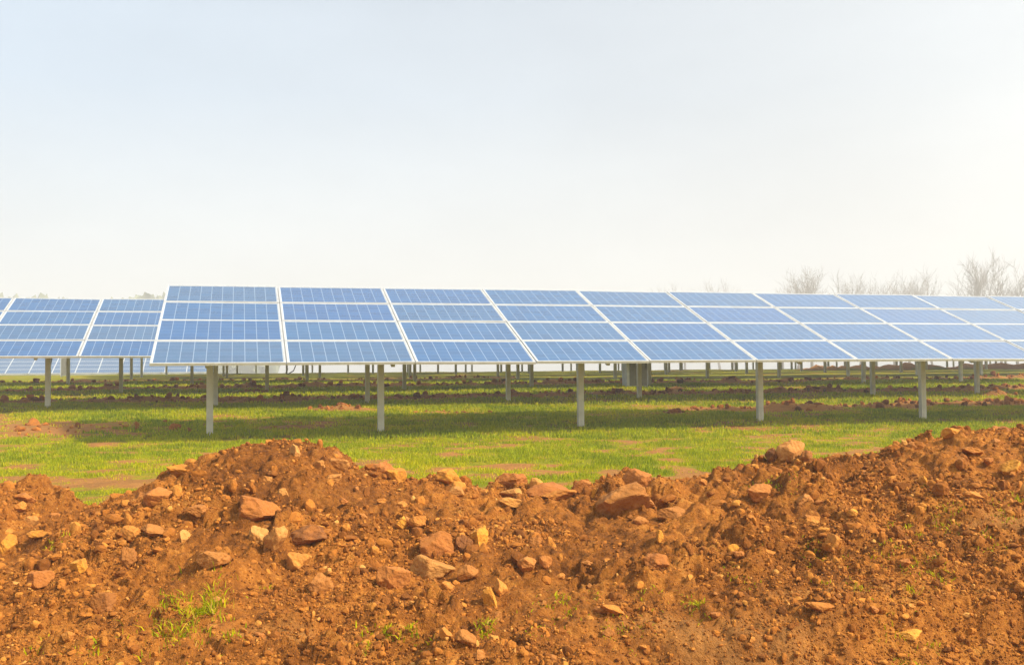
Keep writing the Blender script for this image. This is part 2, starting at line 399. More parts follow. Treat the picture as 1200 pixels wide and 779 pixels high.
# ------------------------------------------------------------------ rocks
def ico(sub):
    t = (1+5**.5)/2
    v = [(-1, t, 0), (1, t, 0), (-1, -t, 0), (1, -t, 0), (0, -1, t), (0, 1, t), (0, -1, -t), (0, 1, -t), (t, 0, -1), (t, 0, 1), (-t, 0, -1), (-t, 0, 1)]
    f = [(0, 11, 5), (0, 5, 1), (0, 1, 7), (0, 7, 10), (0, 10, 11), (1, 5, 9), (5, 11, 4), (11, 10, 2), (10, 7, 6), (7, 1, 8), (3, 9, 4), (3, 4, 2), (3, 2, 6), (3, 6, 8), (3, 8, 9), (4, 9, 5), (2, 4, 11), (6, 2, 10), (8, 6, 7), (9, 8, 1)]
    v = [np.array(p)/np.linalg.norm(p) for p in v]
    for _ in range(sub):
        c = {}; nf = []
        def mid(a, b):
            k = (min(a, b), max(a, b))
            if k not in c:
                p = v[a]+v[b]; v.append(p/np.linalg.norm(p)); c[k] = len(v)-1
            return c[k]
        for a, b, d in f:
            x, y, z = mid(a, b), mid(b, d), mid(d, a); nf += [(a, x, z), (b, y, x), (d, z, y), (x, y, z)]
        f = nf
    return np.array(v), np.array(f)
ICO = {s: ico(s) for s in (0, 1, 4)}
def stone(rs, sub, planes=13, jag=.05):
    v, f = ICO[sub]
    n = rs.normal(size=(planes, 3)); n /= np.linalg.norm(n, axis=1)[:, None]
    d = rs.uniform(.55, 1.0, planes)
    dot = v@n.T
    r = np.min(np.where(dot > .05, d/np.maximum(dot, .05), 9), axis=1); r = np.minimum(r, 1.15)
    ph = rs.uniform(0, 9, 3)
    r = r*(1+jag*(np.sin(v[:, 0]*5+ph[0])*np.sin(v[:, 1]*6+ph[1])+.6*np.sin(v[:, 2]*11+ph[2])*np.sin(v[:, 0]*13)))
    p = v*r[:, None]
    if sub > 3:
        from mathutils import noise as mn, Vector as V3
        o_ = V3(rs.uniform(-50, 50, 3)); q_ = np.array([mn.fractal(V3(a)*2.2+o_, 1, 2.1, 5) for a in p])
        p = p*(1+.085*q_)[:, None]
    lo, hi = p.min(0), p.max(0)
    return (p-(lo+hi)/2)/((hi-lo)/2), f      # fills the unit box [-1,1]
# (px, py, width px, height px, colour, tilt deg, label)
BIG = [
 (211, 552, 36, 14, 'ochre', -12, 'flat bright orange stone on the crest just left of the main heap'),
 (344, 527, 13, 16, 'tan', 10, 'small tan stone standing at the very top of the main heap'),
 (374, 547, 13, 12, 'tan', 0, 'pale round stone just below the top of the main heap'),
 (396, 546, 25, 13, 'tan', -5, 'pale tan slab on the right shoulder of the main heap'),
 (389, 560, 22, 9, 'tan', 5, 'thin pale stone under the tan slab on the right shoulder of the heap'),
 (331, 577, 13, 11, 'tan', 0, 'small pale yellow stone alone in the middle of the main heap face'),
 (313, 562, 11, 9, 'tan', 0, 'tiny pale stone up on the left face of the main heap'),
 (181, 584, 34, 22, 'red', 8, 'blocky red-brown stone left of the main heap, under the crest'),
 (229, 603, 26, 12, 'brown', -8, 'low brown stone in the dip left of the big smooth boulder'),
 (302, 597, 56, 27, 'red', -14, 'largest rounded red-brown boulder with an orange left flank on the heap'),
 (303, 624, 22, 23, 'tan', 20, 'tan stone with a hollow, leaning on the bright angular stone'),
 (320, 636, 24, 34, 'tan', -18, 'brightest angular tan stone below the large rounded boulder'),
 (356, 627, 46, 21, 'dark', 14, 'dark tilted slab right of the bright angular stone'),
 (366, 624, 28, 13, 'ochre', 16, 'orange sunlit stone lying on the dark tilted slab'),
 (215, 629, 13, 18, 'tan', 12, 'small upright tan stone alone on the left slope'),
 (181, 624, 36, 14, 'brown', -10, 'long brown stone on the left slope beside the upright tan stone'),
 (152, 626, 22, 18, 'orange', 5, 'squat orange-brown stone at the left end of the long brown stone'),
 (149, 657, 20, 23, 'brown', 8, 'upright brown stone on the left slope below the squat orange one'),
 (90, 663, 19, 14, 'ochre', 10, 'bright orange stone on the left slope halfway down'),
 (7, 640, 22, 27, 'ochre', 0, 'orange stone at the left edge of the photo'),
 (21, 597, 17, 12, 'orange', 0, 'orange stone near the top of the left-hand heap'),
 (45, 628, 28, 10, 'ochre', -4, 'long flat orange stone at the foot of the left-hand heap'),
 (36, 611, 13, 14, 'tan', 0, 'pale stone on the flank of the left-hand heap'),
 (26, 584, 26, 10, 'red', -6, 'flat reddish stone on top of the left-hand heap'),
 (45, 681, 28, 17, 'red', 0, 'red-brown stone low down near the left edge'),
 (347, 659, 27, 24, 'orange', -20, 'orange-brown stone below the dark tilted slab'),
 (376, 685, 27, 27, 'brown', 25, 'brown wedge-shaped stone lower right of the main heap face'),
 (247, 658, 36, 18, 'brown', -6, 'broad brown stone in the middle of the left slope'),
 (118, 704, 26, 21, 'brown', 0, 'dull brown stone in the lower left slope'),
 (77, 751, 15, 14, 'orange', 0, 'small orange stone in the bottom left corner'),
 (256, 705, 13, 10, 'tan', 0, 'small tan stone just above the biggest grass tuft'),
 (447, 542, 34, 16, 'red', 6, 'dark red clod-like stone on the crest right of the main heap'),
 (463, 556, 25, 16, 'ochre', 12, 'orange stone tucked under the dark red stone of the crest'),
 (525, 560, 31, 21, 'ochre', -14, 'large ochre block on the crest left of the middle'),
 (534, 576, 19, 10, 'tan', 0, 'pale stone directly under the large ochre block'),
 (599, 563, 37, 18, 'red', 0, 'rounded red-brown stone on the crest in the middle'),
 (644, 576, 62, 22, 'red', 3, 'widest red-brown slab lying along the crest in the middle'),
 (656, 581, 40, 12, 'orange', 6, 'orange face stone set against the widest slab'),
 (599, 577, 27, 12, 'tan', 0, 'tan stone under the rounded stone in the middle of the crest'),
 (601, 590, 32, 12, 'orange', 4, 'flat orange stone below the tan one in the middle'),
 (733, 588, 64, 36, 'brown', 12, 'biggest smooth brown boulder right of the middle, under the crest'),
 (697, 579, 17, 10, 'ochre', 24, 'small ochre stone left of the biggest smooth brown boulder'),
 (749, 560, 32, 26, 'red', 20, 'pointed red-brown stone on the crest above the smooth boulder'),
 (789, 600, 36, 16, 'brown', -8, 'long brown stone right of the biggest smooth boulder'),
 (511, 638, 38, 31, 'red', 12, 'chunky red stone in the centre of the slope'),
 (560, 629, 22, 30, 'ochre', -20, 'upright ochre stone leaning right in the centre of the slope'),
 (545, 637, 20, 22, 'dark', 20, 'dark stone at the left side of the leaning ochre stone'),
 (470, 614, 13, 16, 'ochre', 8, 'small upright orange stone above the chunky red stone'),
 (489, 619, 20, 14, 'orange', 0, 'orange-brown stone just above left of the chunky red stone'),
 (506, 665, 52, 26, 'tan', -4, 'wide tan-brown stone under the chunky red stone'),
 (461, 677, 39, 30, 'red', 0, 'rounded brown-red stone left of the wide tan-brown one'),
 (574, 700, 15, 27, 'ochre', 6, 'narrow upright ochre stone low in the middle'),
 (587, 688, 15, 23, 'orange', 14, 'narrow brown-orange stone right behind the narrow upright ochre one'),
 (618, 659, 23, 16, 'red', 0, 'flat-topped red stone right of centre'),
 (640, 658, 15, 14, 'red', 12, 'small red stone right of the flat-topped red one'),
 (774, 634, 12, 13, 'ochre', -30, 'small bright ochre stone above the right red-brown block'),
 (773, 660, 35, 20, 'red', -3, 'red-brown block lying on the middle slope right of centre'),
 (719, 716, 31, 14, 'orange', -15, 'tilted orange slab low on the slope beside sparse grass'),
 (545, 748, 25, 20, 'brown', 0, 'brown stone at the bottom near the middle'),
 (522, 743, 15, 15, 'orange', 0, 'small orange-brown stone at the bottom, left of the brown one'),
 (547, 671, 25, 14, 'brown', 20, 'flat brown stone right of the wide tan-brown stone'),
 (683, 568, 21, 14, 'red', 0, 'small reddish stone on the crest at the right end of the widest slab'),
 (926, 528, 29, 33, 'tan', -22, 'square tan block standing up on the right crest'),
 (944, 536, 15, 22, 'brown', -30, 'brown stone at the right side of the square tan block'),
 (906, 532, 17, 17, 'dark', 0, 'dark clod on the crest left of the square tan block'),
 (1117, 506, 23, 12, 'ochre', 0, 'orange stone on the crest of the far right heap'),
 (1178, 494, 17, 10, 'dark', 0, 'dark stone at the highest point of the far right heap'),
 (1188, 546, 24, 18, 'ochre', 0, 'ochre stone at the right edge below the crest'),
 (892, 577, 28, 18, 'red', 0, 'cone-like red-brown stone beside a small grass patch on the right'),
 (1000, 600, 13, 10, 'ochre', 20, 'small bright orange stone alone on the right slope'),
 (952, 611, 19, 13, 'orange', -10, 'pale orange stone left below the small bright one'),
 (977, 641, 19, 20, 'orange', 0, 'squarish orange-brown stone in the middle of the right slope'),
 (861, 645, 15, 10, 'ochre', 0, 'ochre stone on the slope left of the squarish one'),
 (858, 660, 12, 8, 'ochre', 0, 'tiny ochre stone under the ochre stone on the right slope'),
 (902, 648, 14, 8, 'orange', 0, 'small flat orange stone between the ochre stone and the squarish one'),
 (961, 711, 32, 12, 'orange', -14, 'long thin orange slab low on the right beside the dry shelf'),
 (1067, 744, 32, 11, 'ochre', -4, 'ochre slab at the bottom right in the dark hollow'),
 (1145, 581, 30, 8, 'orange', -8, 'long thin orange stone near the right edge'),
 (1082, 563, 11, 11, 'ochre', 0, 'small ochre stone in the upper right slope'),
 (1141, 529, 24, 9, 'orange', -6, 'flat orange stone just below the far right crest'),
 (1097, 610, 10, 10, 'tan', 0, 'tiny pale stone next to the grass of the right slope'),
 (1182, 588, 13, 10, 'orange', 0, 'small orange stone at the right edge beside grass'),
]
rs = R(5)
for k, (px, py, w, h, col, tl, lab) in enumerate(BIG):
    x, y, z = hit_bank(px, py+h*.35)
    kx = y/F*1.06
    p, f = stone(R(100+k), 4, 14, .035)
    hw, hh = w*kx/2, h*kx/2
    dep = (hw+hh)/2*1.05
    p = p*np.array([hw, dep, hh*1.12]); a = math.radians(-tl)
    ca, sa = math.cos(a), math.sin(a)
    p = np.stack([p[:, 0]*ca+p[:, 2]*sa, p[:, 1], -p[:, 0]*sa+p[:, 2]*ca], 1)
    q = p+np.random.RandomState(k).normal(size=p.shape)*.0
    me = mesh_np('stone', q, f, ROCK[col], smooth=False)
    # centre so that the stone is partly sunk into the soil
    o = link('stone', me, loc=(x, y+dep*.4, z+ZO+hh*.32))
    tag(o, lab, 'stone', 'large stones on the soil bank')
# medium stones, all alike
tmpl = []
cols = ['red', 'brown', 'orange', 'brown', 'brown', 'orange', 'orange', 'brown']
for k in range(8):
    p, f = stone(R(300+k), 4, 12, .04); tmpl.append(mesh_np('small_stone', p, f, ROCK[cols[k]], smooth=False))
cnt = 0
while cnt < 170:
    y = rs.uniform(3.8, 7.1); x = rs.uniform(-.56, .56)*y
    if fbm(np.array([x/.9]), np.array([y/.9]), 222, 2)[0] < .42: continue
    s = (.014+.030*rs.rand()**2.2)*(.6+.4*min(1, max(0, (y-4.2)/1.5)))
    o = link('small_stone', tmpl[rs.randint(8)], loc=(x, y, bankz(x, y)+ZO+s*.25), rot=(rs.uniform(-.5, .5), rs.uniform(-.5, .5), rs.uniform(0, 6)))
    o.scale = (s*rs.uniform(.9, 1.6), s*rs.uniform(.8, 1.2), s*rs.uniform(.6, 1.0))
    tag(o, 'small lump of stone half sunk among crumbs of orange soil on the bank', 'stone', 'small stones strewn over the soil bank')
    cnt += 1
# crumbs
def crumbs(n, sub, smin, smax, pw, seed):
    r = R(seed)
    x = np.empty(0); y = np.empty(0)
    while len(x) < n:
        yy = r.uniform(3.5, 7.7, n); xx = r.uniform(-.6, .6, n)*yy
        dens = fbm(xx/.7, yy/.7, 222, 3); keep = r.rand(n) < sst(.3, .62, dens)*.9+.1
        x = np.concatenate([x, xx[keep]]); y = np.concatenate([y, yy[keep]])
    x = x[:n]; y = y[:n]
    z, on = bank(x, y); k = on > .5; x, y, z = x[k], y[k], z[k]; n = len(x)
    s = smin*(1-r.rand(n)*(1-(smin/smax)**pw))**(-1/pw)
    s = np.minimum(s, smax*(.35+.65*sst(4.4, 6.0, y)))
    T = [stone(R(seed+50+q), sub, 7, .10)[0] for q in range(24)]; f = ICO[sub][1]; nv = len(T[0])
    T = np.array(T)[r.randint(24, size=n)]
    T = T*(s[:, None, None]*r.uniform(.45, 1.35, (n, 1, 3)))
    a = r.uniform(0, 6.28, n); ca, sa = np.cos(a)[:, None], np.sin(a)[:, None]
    P = np.stack([T[..., 0]*ca-T[..., 1]*sa, T[..., 0]*sa+T[..., 1]*ca, T[..., 2]], -1)
    P += np.stack([x, y, z+s*.3+ZO], 1)[:, None, :]
    Fc = (f[None]+(np.arange(n)*nv)[:, None, None]).reshape(-1, 3)
    tone = np.repeat(np.clip(r.beta(2.2, 2.2, n)+(r.rand(n) < .05)*.4, 0, 1), nv)
    return P.reshape(-1, 3), Fc, tone
P1, F1, T1 = crumbs(5600, 1, .009, .050, 1.9, 900); P2, F2, T2 = crumbs(85000, 0, .0030, .015, 1.7, 1300)
P = np.concatenate([P1, P2]); Fa = np.concatenate([F1, F2+len(P1)]); T = np.concatenate([T1, T2])
me = mesh_np('crumbled_soil', P, Fa, CLODM, smooth=False, attr={'tone': T})
tag(link('crumbled_soil', me), 'loose crumbs and clods of orange-brown soil covering the bank', 'soil', kind='stuff')

# clods lying along the spoil ridges of the field
r = R(66); n = 60000
yy = r.uniform(13, 42, n); xx = r.uniform(-.6, .6, n)*yy; msk = ridge_mask(xx, yy)[1]
bare = np.exp(-((xx+9.3)/3.6)**4-((yy-17.6)/1.25)**2)*.35
k = r.rand(n) < np.maximum(msk**1.5*.55, bare*.6*(r.rand(n) < .5)); xx, yy = xx[k], yy[k]; n = len(xx)
s_ = (.018+.075*r.rand(n)**4)
T = [stone(R(2000+q), 1, 8, .10)[0] for q in range(20)]; f = ICO[1][1]; nv = len(T[0])
T = np.array(T)[r.randint(20, size=n)]*(s_[:, None, None]*r.uniform(.6, 1.3, (n, 1, 3)))+np.stack([xx, yy, field(xx, yy)+s_*.3+ZO], 1)[:, None, :]
me = mesh_np('field_clods', T.reshape(-1, 3), (f[None]+(np.arange(n)*nv)[:, None, None]).reshape(-1, 3), CLODM, smooth=False, attr={'tone': np.repeat(np.clip(r.normal(.42, .22, n), 0, 1), nv)})
tag(link('field_clods', me), 'brown clods lying along the low spoil ridges between the rows of tables', 'soil', kind='stuff')

# ------------------------------------------------------------------ grass
def blades(x, y, z, h, w, r, tone, lean=.45):
    n = len(x)
    a = r.uniform(0, 6.28, n); l = np.abs(r.normal(0, lean, n))*h; b = r.uniform(0, 6.28, n)
    dx, dy = np.cos(a)*w/2, np.sin(a)*w/2; lx, ly = np.cos(b)*l, np.sin(b)*l
    V_ = np.empty((n, 5, 3))
    V_[:, 0] = np.stack([x-dx, y-dy, z], 1); V_[:, 1] = np.stack([x+dx, y+dy, z], 1)
    V_[:, 2] = np.stack([x+dx*.8+lx*.35, y+dy*.8+ly*.35, z+h*.55], 1); V_[:, 3] = np.stack([x-dx*.8+lx*.35, y-dy*.8+ly*.35, z+h*.55], 1)
    V_[:, 4] = np.stack([x+lx, y+ly, z+h*(1-.25*np.minimum(1, l/h))], 1)
    base = (np.arange(n)*5)[:, None]
    Fq = np.concatenate([base+np.array([[0, 1, 2]]), base+np.array([[0, 2, 3]]), base+np.array([[3, 2, 4]])], 0)
    return V_.reshape(-1, 3), Fq, np.repeat(tone, 5)
r = R(77)
def scatter(y0, y1, n, h, w):
    yy = np.sqrt(r.uniform(y0**2, y1**2, n)); xx = (r.uniform(-.56, .56, n))*yy+r.uniform(-1, 1, n)
    g = grass_density(xx, yy)
    cl = fbm(xx/.16, yy/.16, 301, 2)
    k = r.rand(n) < np.clip(g*1.1, 0, 1)*sst(.30, .62, cl+.35*(g-.5))
    xx, yy, g = xx[k], yy[k], g[k]
    z = field(xx, yy)+ZO
    zb, on = bank(xx, yy)
    k = (yy > BY1) | (np.abs(xx) > BX1) | (on < .15)
    xx, yy, z, g = xx[k], yy[k], z[k], g[k]
    m = len(xx)
    hh = h*r.uniform(.5, 1.25, m)*(.5+.7*g)
    tone = np.clip(.22+.55*fbm(xx/1.6, yy/1.2, 305, 3)+r.normal(0, .13, m)+.60*(.75-g)+.10*(1-sst(9, 15, yy)), 0, 1)
    return blades(xx, yy, z-.005, hh, w*r.uniform(.7, 1.3, m), r, tone)
parts = [scatter(7.0, 11, 95000, .034, .0065), scatter(11, 16, 150000, .048, .009), scatter(16, 24, 170000, .065, .015), scatter(24, 38, 110000, .075, .028)]
off = 0; VV = []; FF = []; TT = []
for a, b, c in parts:
    VV.append(a); FF.append(b+off); TT.append(c); off += len(a)
me = mesh_np('grass', np.concatenate(VV), np.concatenate(FF), GRASSM, smooth=True, attr={'tone': np.concatenate(TT)})
tag(link('grass', me), 'short yellow-green grass growing in the field around the solar tables', 'grass', kind='stuff')
# sprigs on the bank: (px, py, spread px, blades, height m)
TUFTS = [(215, 728, 48, 330, .075), (240, 718, 22, 130, .085), (65, 637, 13, 60, .05), (103, 765, 22, 60, .05), (40, 770, 12, 30, .05),
 (270, 745, 14, 40, .05), (430, 748, 12, 50, .05), (452, 745, 10, 50, .05), (482, 738, 14, 80, .055), (570, 742, 16, 90, .055),
 (505, 758, 8, 30, .05), (425, 762, 10, 30, .04), (652, 722, 26, 90, .035), (660, 705, 18, 60, .04), (700, 700, 12, 20, .03), (740, 740, 26, 60, .035), (715, 742, 10, 30, .03),
 (760, 705, 20, 40, .04), (628, 735, 12, 40, .035), (770, 662, 6, 12, .03), (950, 648, 18, 70, .045), (905, 570, 14, 60, .045), (873, 575, 8, 20, .04), (930, 562, 10, 22, .04), (1037, 652, 16, 50, .045),
 (1075, 665, 38, 140, .045), (1100, 670, 10, 30, .05), (1113, 603, 18, 70, .045), (1070, 622, 16, 70, .05), (1095, 620, 14, 50, .05), (1045, 618, 8, 20, .04), (1175, 598, 22, 60, .045), (1160, 640, 22, 50, .045), (1190, 585, 12, 40, .05),
 (880, 690, 22, 45, .035), (850, 670, 14, 30, .035), (820, 718, 12, 50, .05), (808, 708, 10, 30, .04), (1002, 690, 10, 40, .05), (965, 685, 10, 20, .04), (1060, 770, 30, 90, .05), (1095, 765, 8, 25, .05), (1066, 692, 6, 20, .045), (310, 690, 14, 30, .035), (885, 640, 14, 16, .03), (988, 655, 8, 16, .035), (1082, 570, 6, 16, .035)]
VV = []; FF = []; TT = []; off = 0; r = R(31)
for px, py, sp, n, h in TUFTS:
    n = int(n*1.9)
    x, y, z = hit_bank(px, py); sx = sp*y/F
    xx = x+r.normal(0, .5, n)*sx; yy = y+r.normal(0, .9, n)*sx
    cl = vn(xx/.035, yy/.035, 7) > .42; xx, yy = xx[cl], yy[cl]
    zz = bank(xx, yy)[0]+ZO; m = len(xx)
    a, b, c = blades(xx, yy, zz-.006, h*.62*r.uniform(.4, 1.3, m), .006*r.uniform(.6, 1.3, m), r, np.clip(r.normal(.58, .22, m), 0, 1), 1.0)
    VV.append(a); FF.append(b+off); TT.append(c); off += len(a)
me = mesh_np('grass_sprouts', np.concatenate(VV), np.concatenate(FF), GRASSM, attr={'tone': np.concatenate(TT)})
tag(link('grass_sprouts', me), 'thin green grass sprouting in tufts from the orange soil bank', 'grass', kind='stuff')

# ------------------------------------------------------------------ solar tables
ct, st = math.cos(TILT), math.sin(TILT)
FRW, GAP, TK = .030, .014, .042
def slope(p):          # (x, along slope, normal) -> local xyz of the table
    return (p[0], p[1]*ct-p[2]*st, p[1]*st+p[2]*ct)
def panel_meshes():
    g = MB(); a, b = U-GAP, V-GAP
    u0, u1, v0, v1 = FRW-.003, a-FRW+.003, FRW-.003, b-FRW+.003
    uv = [(-.006, -.012), (1.006, -.012), (1.006, 1.012), (-.006, 1.012)]
    g.quad([(u0, v0, -.006), (u1, v0, -.006), (u1, v1, -.006), (u0, v1, -.006)], uv, 0)
    g.quad([(u0, v0, -.012), (u0, v1, -.012), (u1, v1, -.012), (u1, v0, -.012)], None, 1)
    gm = g.mesh('solar_panel', [GLASSM, BACK])
    fr = MB()
    fr.box(0, a, 0, FRW, -TK, 0); fr.box(0, a, b-FRW, b, -TK, 0); fr.box(0, FRW, FRW, b-FRW, -TK, 0); fr.box(a-FRW, a, FRW, b-FRW, -TK, 0)
    return gm, fr.mesh('panel_frame', ALU)
GM, FM = panel_meshes()
def post_mesh(h):
    m = MB(); w, d, t = .052, .05, .006
    m.box(-w, w, -d, -d+t, 0, h)                    # web towards the front
    m.box(-w, -w+t, -d+t, d, 0, h); m.box(w-t, w, -d+t, d, 0, h)
    m.box(-w+t, -w+.03, d-t, d, 0, h); m.box(w-.03, w-t, d-t, d, 0, h)
    m.box(-.016, .016, -d-.006, -d, 0, h)           # pressed rib
    return m.mesh('post', ZINC)
PO = 1.85
def table(off, u0, ncol, posts, label, detail=True, zb=None, group='solar tables standing in parallel rows', seed=0, offp=PO, ralum=False):
    """off: distance behind the front row, u0: first column, posts: list of column positions u"""
    s0 = u0*U
    wx = X0+D[0]*s0+N[0]*off; wy = Y0+D[1]*s0+N[1]*off
    dz = np.interp(off, [0, 7], [0, .215]) if off <= 7 else None
    zf = (Z0+dz+GR*s0) if dz is not None else float(field_base(np.array(wx+N[0]*PO), np.array(wy+N[1]*PO)))+1.10
    if zb is not None: zf = zb
    root = bpy.data.objects.new('solar_table', None); C.objects.link(root)
    gz = zf-1.1
    root.location = (wx, wy, gz+ZO); root.rotation_euler = (0, -GR, TH)
    tag(root, label, 'solar table', group)
    H = 1.1
    rr = R(seed+1)
    L = ncol*U
    if detail:
        for c in range(ncol):
            for q in range(4):
                p = slope((c*U+GAP/2, q*V+GAP/2, 0))
                o = link('solar_panel', GM, root, (p[0], p[1], p[2]+H), (TILT+rr.normal(0, .003), rr.normal(0, .003), 0))
                link('panel_frame', FM, o)
    else:
        m = MB(); b = MB()
        for c in range(ncol):
            for q in range(4):
                x0, y0 = c*U+GAP/2, q*V+GAP/2; x1, y1 = x0+U-GAP, y0+V-GAP
                f = FRW
                P = [slope((a_, b_, .001)) for a_, b_ in ((x0+f, y0+f), (x1-f, y0+f), (x1-f, y1-f), (x0+f, y1-f))]
                m.quad([(p[0], p[1], p[2]+H) for p in P], [(-.006, -.012), (1.006, -.012), (1.006, 1.012), (-.006, 1.012)])
        m2 = lambda p: tuple(np.array(slope(p))+np.array([0, 0, H]))
        b.obox(m2, 0, L, 0, 4*V, -TK, -.004)
        sh = link('panel_sheet', m.mesh('panel_sheet', GLASSM), root)
        link('panel_frame', b.mesh('panel_frame', ALU), root)
    M3 = lambda p: tuple(np.array(slope(p))+np.array([0, 0, H]))
    for v in (.62, 1.5, 2.5, 3.38):
        pu = MB(); pu.obox(M3, .02, L-.02, v-.03, v+.03, -TK-.07, -TK-.002)
        link('purlin', pu.mesh('purlin', ZINC_D), root)
    if detail:
        for c in range(1, ncol):
            rl = MB(); rl.obox(M3, c*U-.03, c*U+.03, .03, 4*V-.03, -TK-.0015, -TK+.012)
            link('cover_strip', rl.mesh('cover_strip', ALU), root)
    for u in posts:
        x = (u-u0)*U
        if x < -.2 or x > L+.1: continue
        ax = wx+D[0]*x+N[0]*offp; ay = wy+D[1]*x+N[1]*offp
        g = float(field(np.array([ax]), np.array([ay]))[0])-gz-GR*x-.25      # foot below the turf
        v = offp/ct; top = H+v*st-TK-.12
        o = link('post', post_mesh(top-g), root, (x, offp, g))
        bm = MB(); bm.obox(M3, x-.03, x+.03, .35, 3.65, -TK-.17, -TK-.072)
        link('cross_beam', bm.mesh('cross_beam', ZINC_D), root)
        br = MB(); b0 = slope((x, 3.1, -TK-.17)); br.tube([(x+.04, offp+.04, H-.15), (x+.04, b0[1], b0[2]+H)], .022, 6)
        link('brace', br.mesh('brace', ZINC_D), root)
    return root
lab1 = 'nearest long solar table, filling the photo from left of centre to the right edge'
t1 = table(0, 0, 13, [.41, 1.85, 3.70, 5.54, 7.38, 9.22, 11.06, 12.6], lab1, seed=4)
m = MB(); m.tube([(U+.01, .05, 1.06), (U+.015, .04, 1.0), (U-.01, .06, .95), (U+.02, .1, .93), (U+.12, .4, .98), (U+.2, .6, 1.15)], .008, 6)
link('cable', m.mesh('cable', CABLE), t1)
lab2 = 'second solar table behind the nearest one, its pale blue panels showing at the left edge'
t2 = table(7, -4, 17, [-3.25, -1.45, .38, 2.17, 3.96, 5.75, 7.5, 9.28, 11.02, 12.8], lab2, seed=9)
def px_posts(px_list, off):     # column position along a row where the ray through px meets the row's post plane
    out = []
    for px in px_list:
        rr = ray(px, 440); k = (N[0]*X0+N[1]*Y0+off+PO)/(N[0]*rr[0]+N[1]*rr[1])
        w = rr*k; out.append((D[0]*(w[0]-X0)+D[1]*(w[1]-Y0))/U)
    return out
p3 = px_posts([-40, 142, 313, 474, 623, 761, 888, 1012, 1126, 1232], 13.3)
table(13.3, -3.5, 19, p3, 'third solar table, only its galvanised posts seen between the posts of the front tables', False)
p4 = px_posts([-70, 80, 225, 360, 486, 607, 721, 829, 913, 994, 1075, 1150, 1225], 20)
table(20, -6, 27, p4, 'fourth solar table, its thin posts showing above the second soil ridge', False)
def rowpx(x0, step, n, k=.965): 
    o = []; x = x0
    for i in range(n): o.append(x); x += step; step *= k
    return o
labs = ['fifth solar table, short post stubs under the nearest panels in the distance',
        'sixth solar table, pale short posts near the crest of the field',
        'seventh solar table, tiny cream posts near the crest behind the sixth',
        'eighth solar table, tiny hazy posts along the crest of the field',
        'ninth solar table, faintest tiny posts at the far crest']
for i, (off, x0, st_, n) in enumerate([(26.8, 154, 112, 13), (33.5, 166, 96, 15), (40.2, 195, 83, 17), (47, 262, 74, 17), (54, 300, 66, 18)]):
    pp = px_posts(rowpx(x0, st_, n, .972), off)
    table(off, pp[0]-.45, int((pp[-1]-pp[0])+1.9), pp, labs[i], False)
# far table down in the hollow
table(84.6, -11.8, 11, [-11, -9, -7, -5, -3, -1, .8], 'far pale lavender solar table in the hollow seen under the second table at the left', False, zb=-.16)
table(98, -14, 13, [-13, -10, -7, -4, -1, 2, 5, 7.5], 'farthest solar table, almost lost in haze behind the pale lavender one', False, zb=-.25)

# ------------------------------------------------------------------ cabinets
def cabinet(px, py, w, d, h, label, leg=.12):
    rr = ray(px, py); 
    Ys = np.arange(15, 70, .05); k = Ys/rr[1]; z = field(rr[0]*k, Ys); b = np.where(z > rr[2]*k)[0]; i = b[0] if len(b) else 400
    x, y, zz = rr[0]*k[i], Ys[i], z[i]
    root = bpy.data.objects.new('inverter_cabinet', None); C.objects.link(root); root.location = (x, y+d/2, zz+ZO); root.rotation_euler = (0, 0, TH)
    tag(root, label, 'cabinet', 'inverter cabinets under the solar tables')
    m = MB(); m.box(-w/2, w/2, -d/2, d/2, leg, h); m.box(-w/2-.03, w/2+.03, -d/2-.04, d/2+.03, h+.001, h+.04)
    link('cabinet_body', m.mesh('cabinet_body', CABW), root)
    n = 2 if w > .5 else 1
    for q in range(n):
        a = -w/2+.13*w+q*(w*.85)/n; b_ = a+w*.85/n-.012
        m = MB(); m.box(a, b_, -d/2-.018, -d/2-.001, leg+.03, h-.03)
        dr = link('door', m.mesh('door', CABG), root)
        m = MB(); m.box(b_-.05, b_-.03, -d/2-.04, -d/2-.019, leg+(h-leg)*.45, leg+(h-leg)*.6)
        link('handle', m.mesh('handle', CABLE), dr)
    for sx in (-1, 1):
        for sy in (-1, 1):
            m = MB(); m.box(sx*w*.42-.02, sx*w*.42+.02, sy*d*.4-.02, sy*d*.4+.02, -.15, leg)
            link('leg', m.mesh('leg', ZINC_D), root)
cabinet(745, 454, .70, .4, 1.25, 'grey-brown inverter cabinet with a pale left side under the tables right of centre', .03)
cabinet(74, 441.5, .34, .3, 1.2, 'narrow dark cabinet in the distance behind the leftmost post', .05)

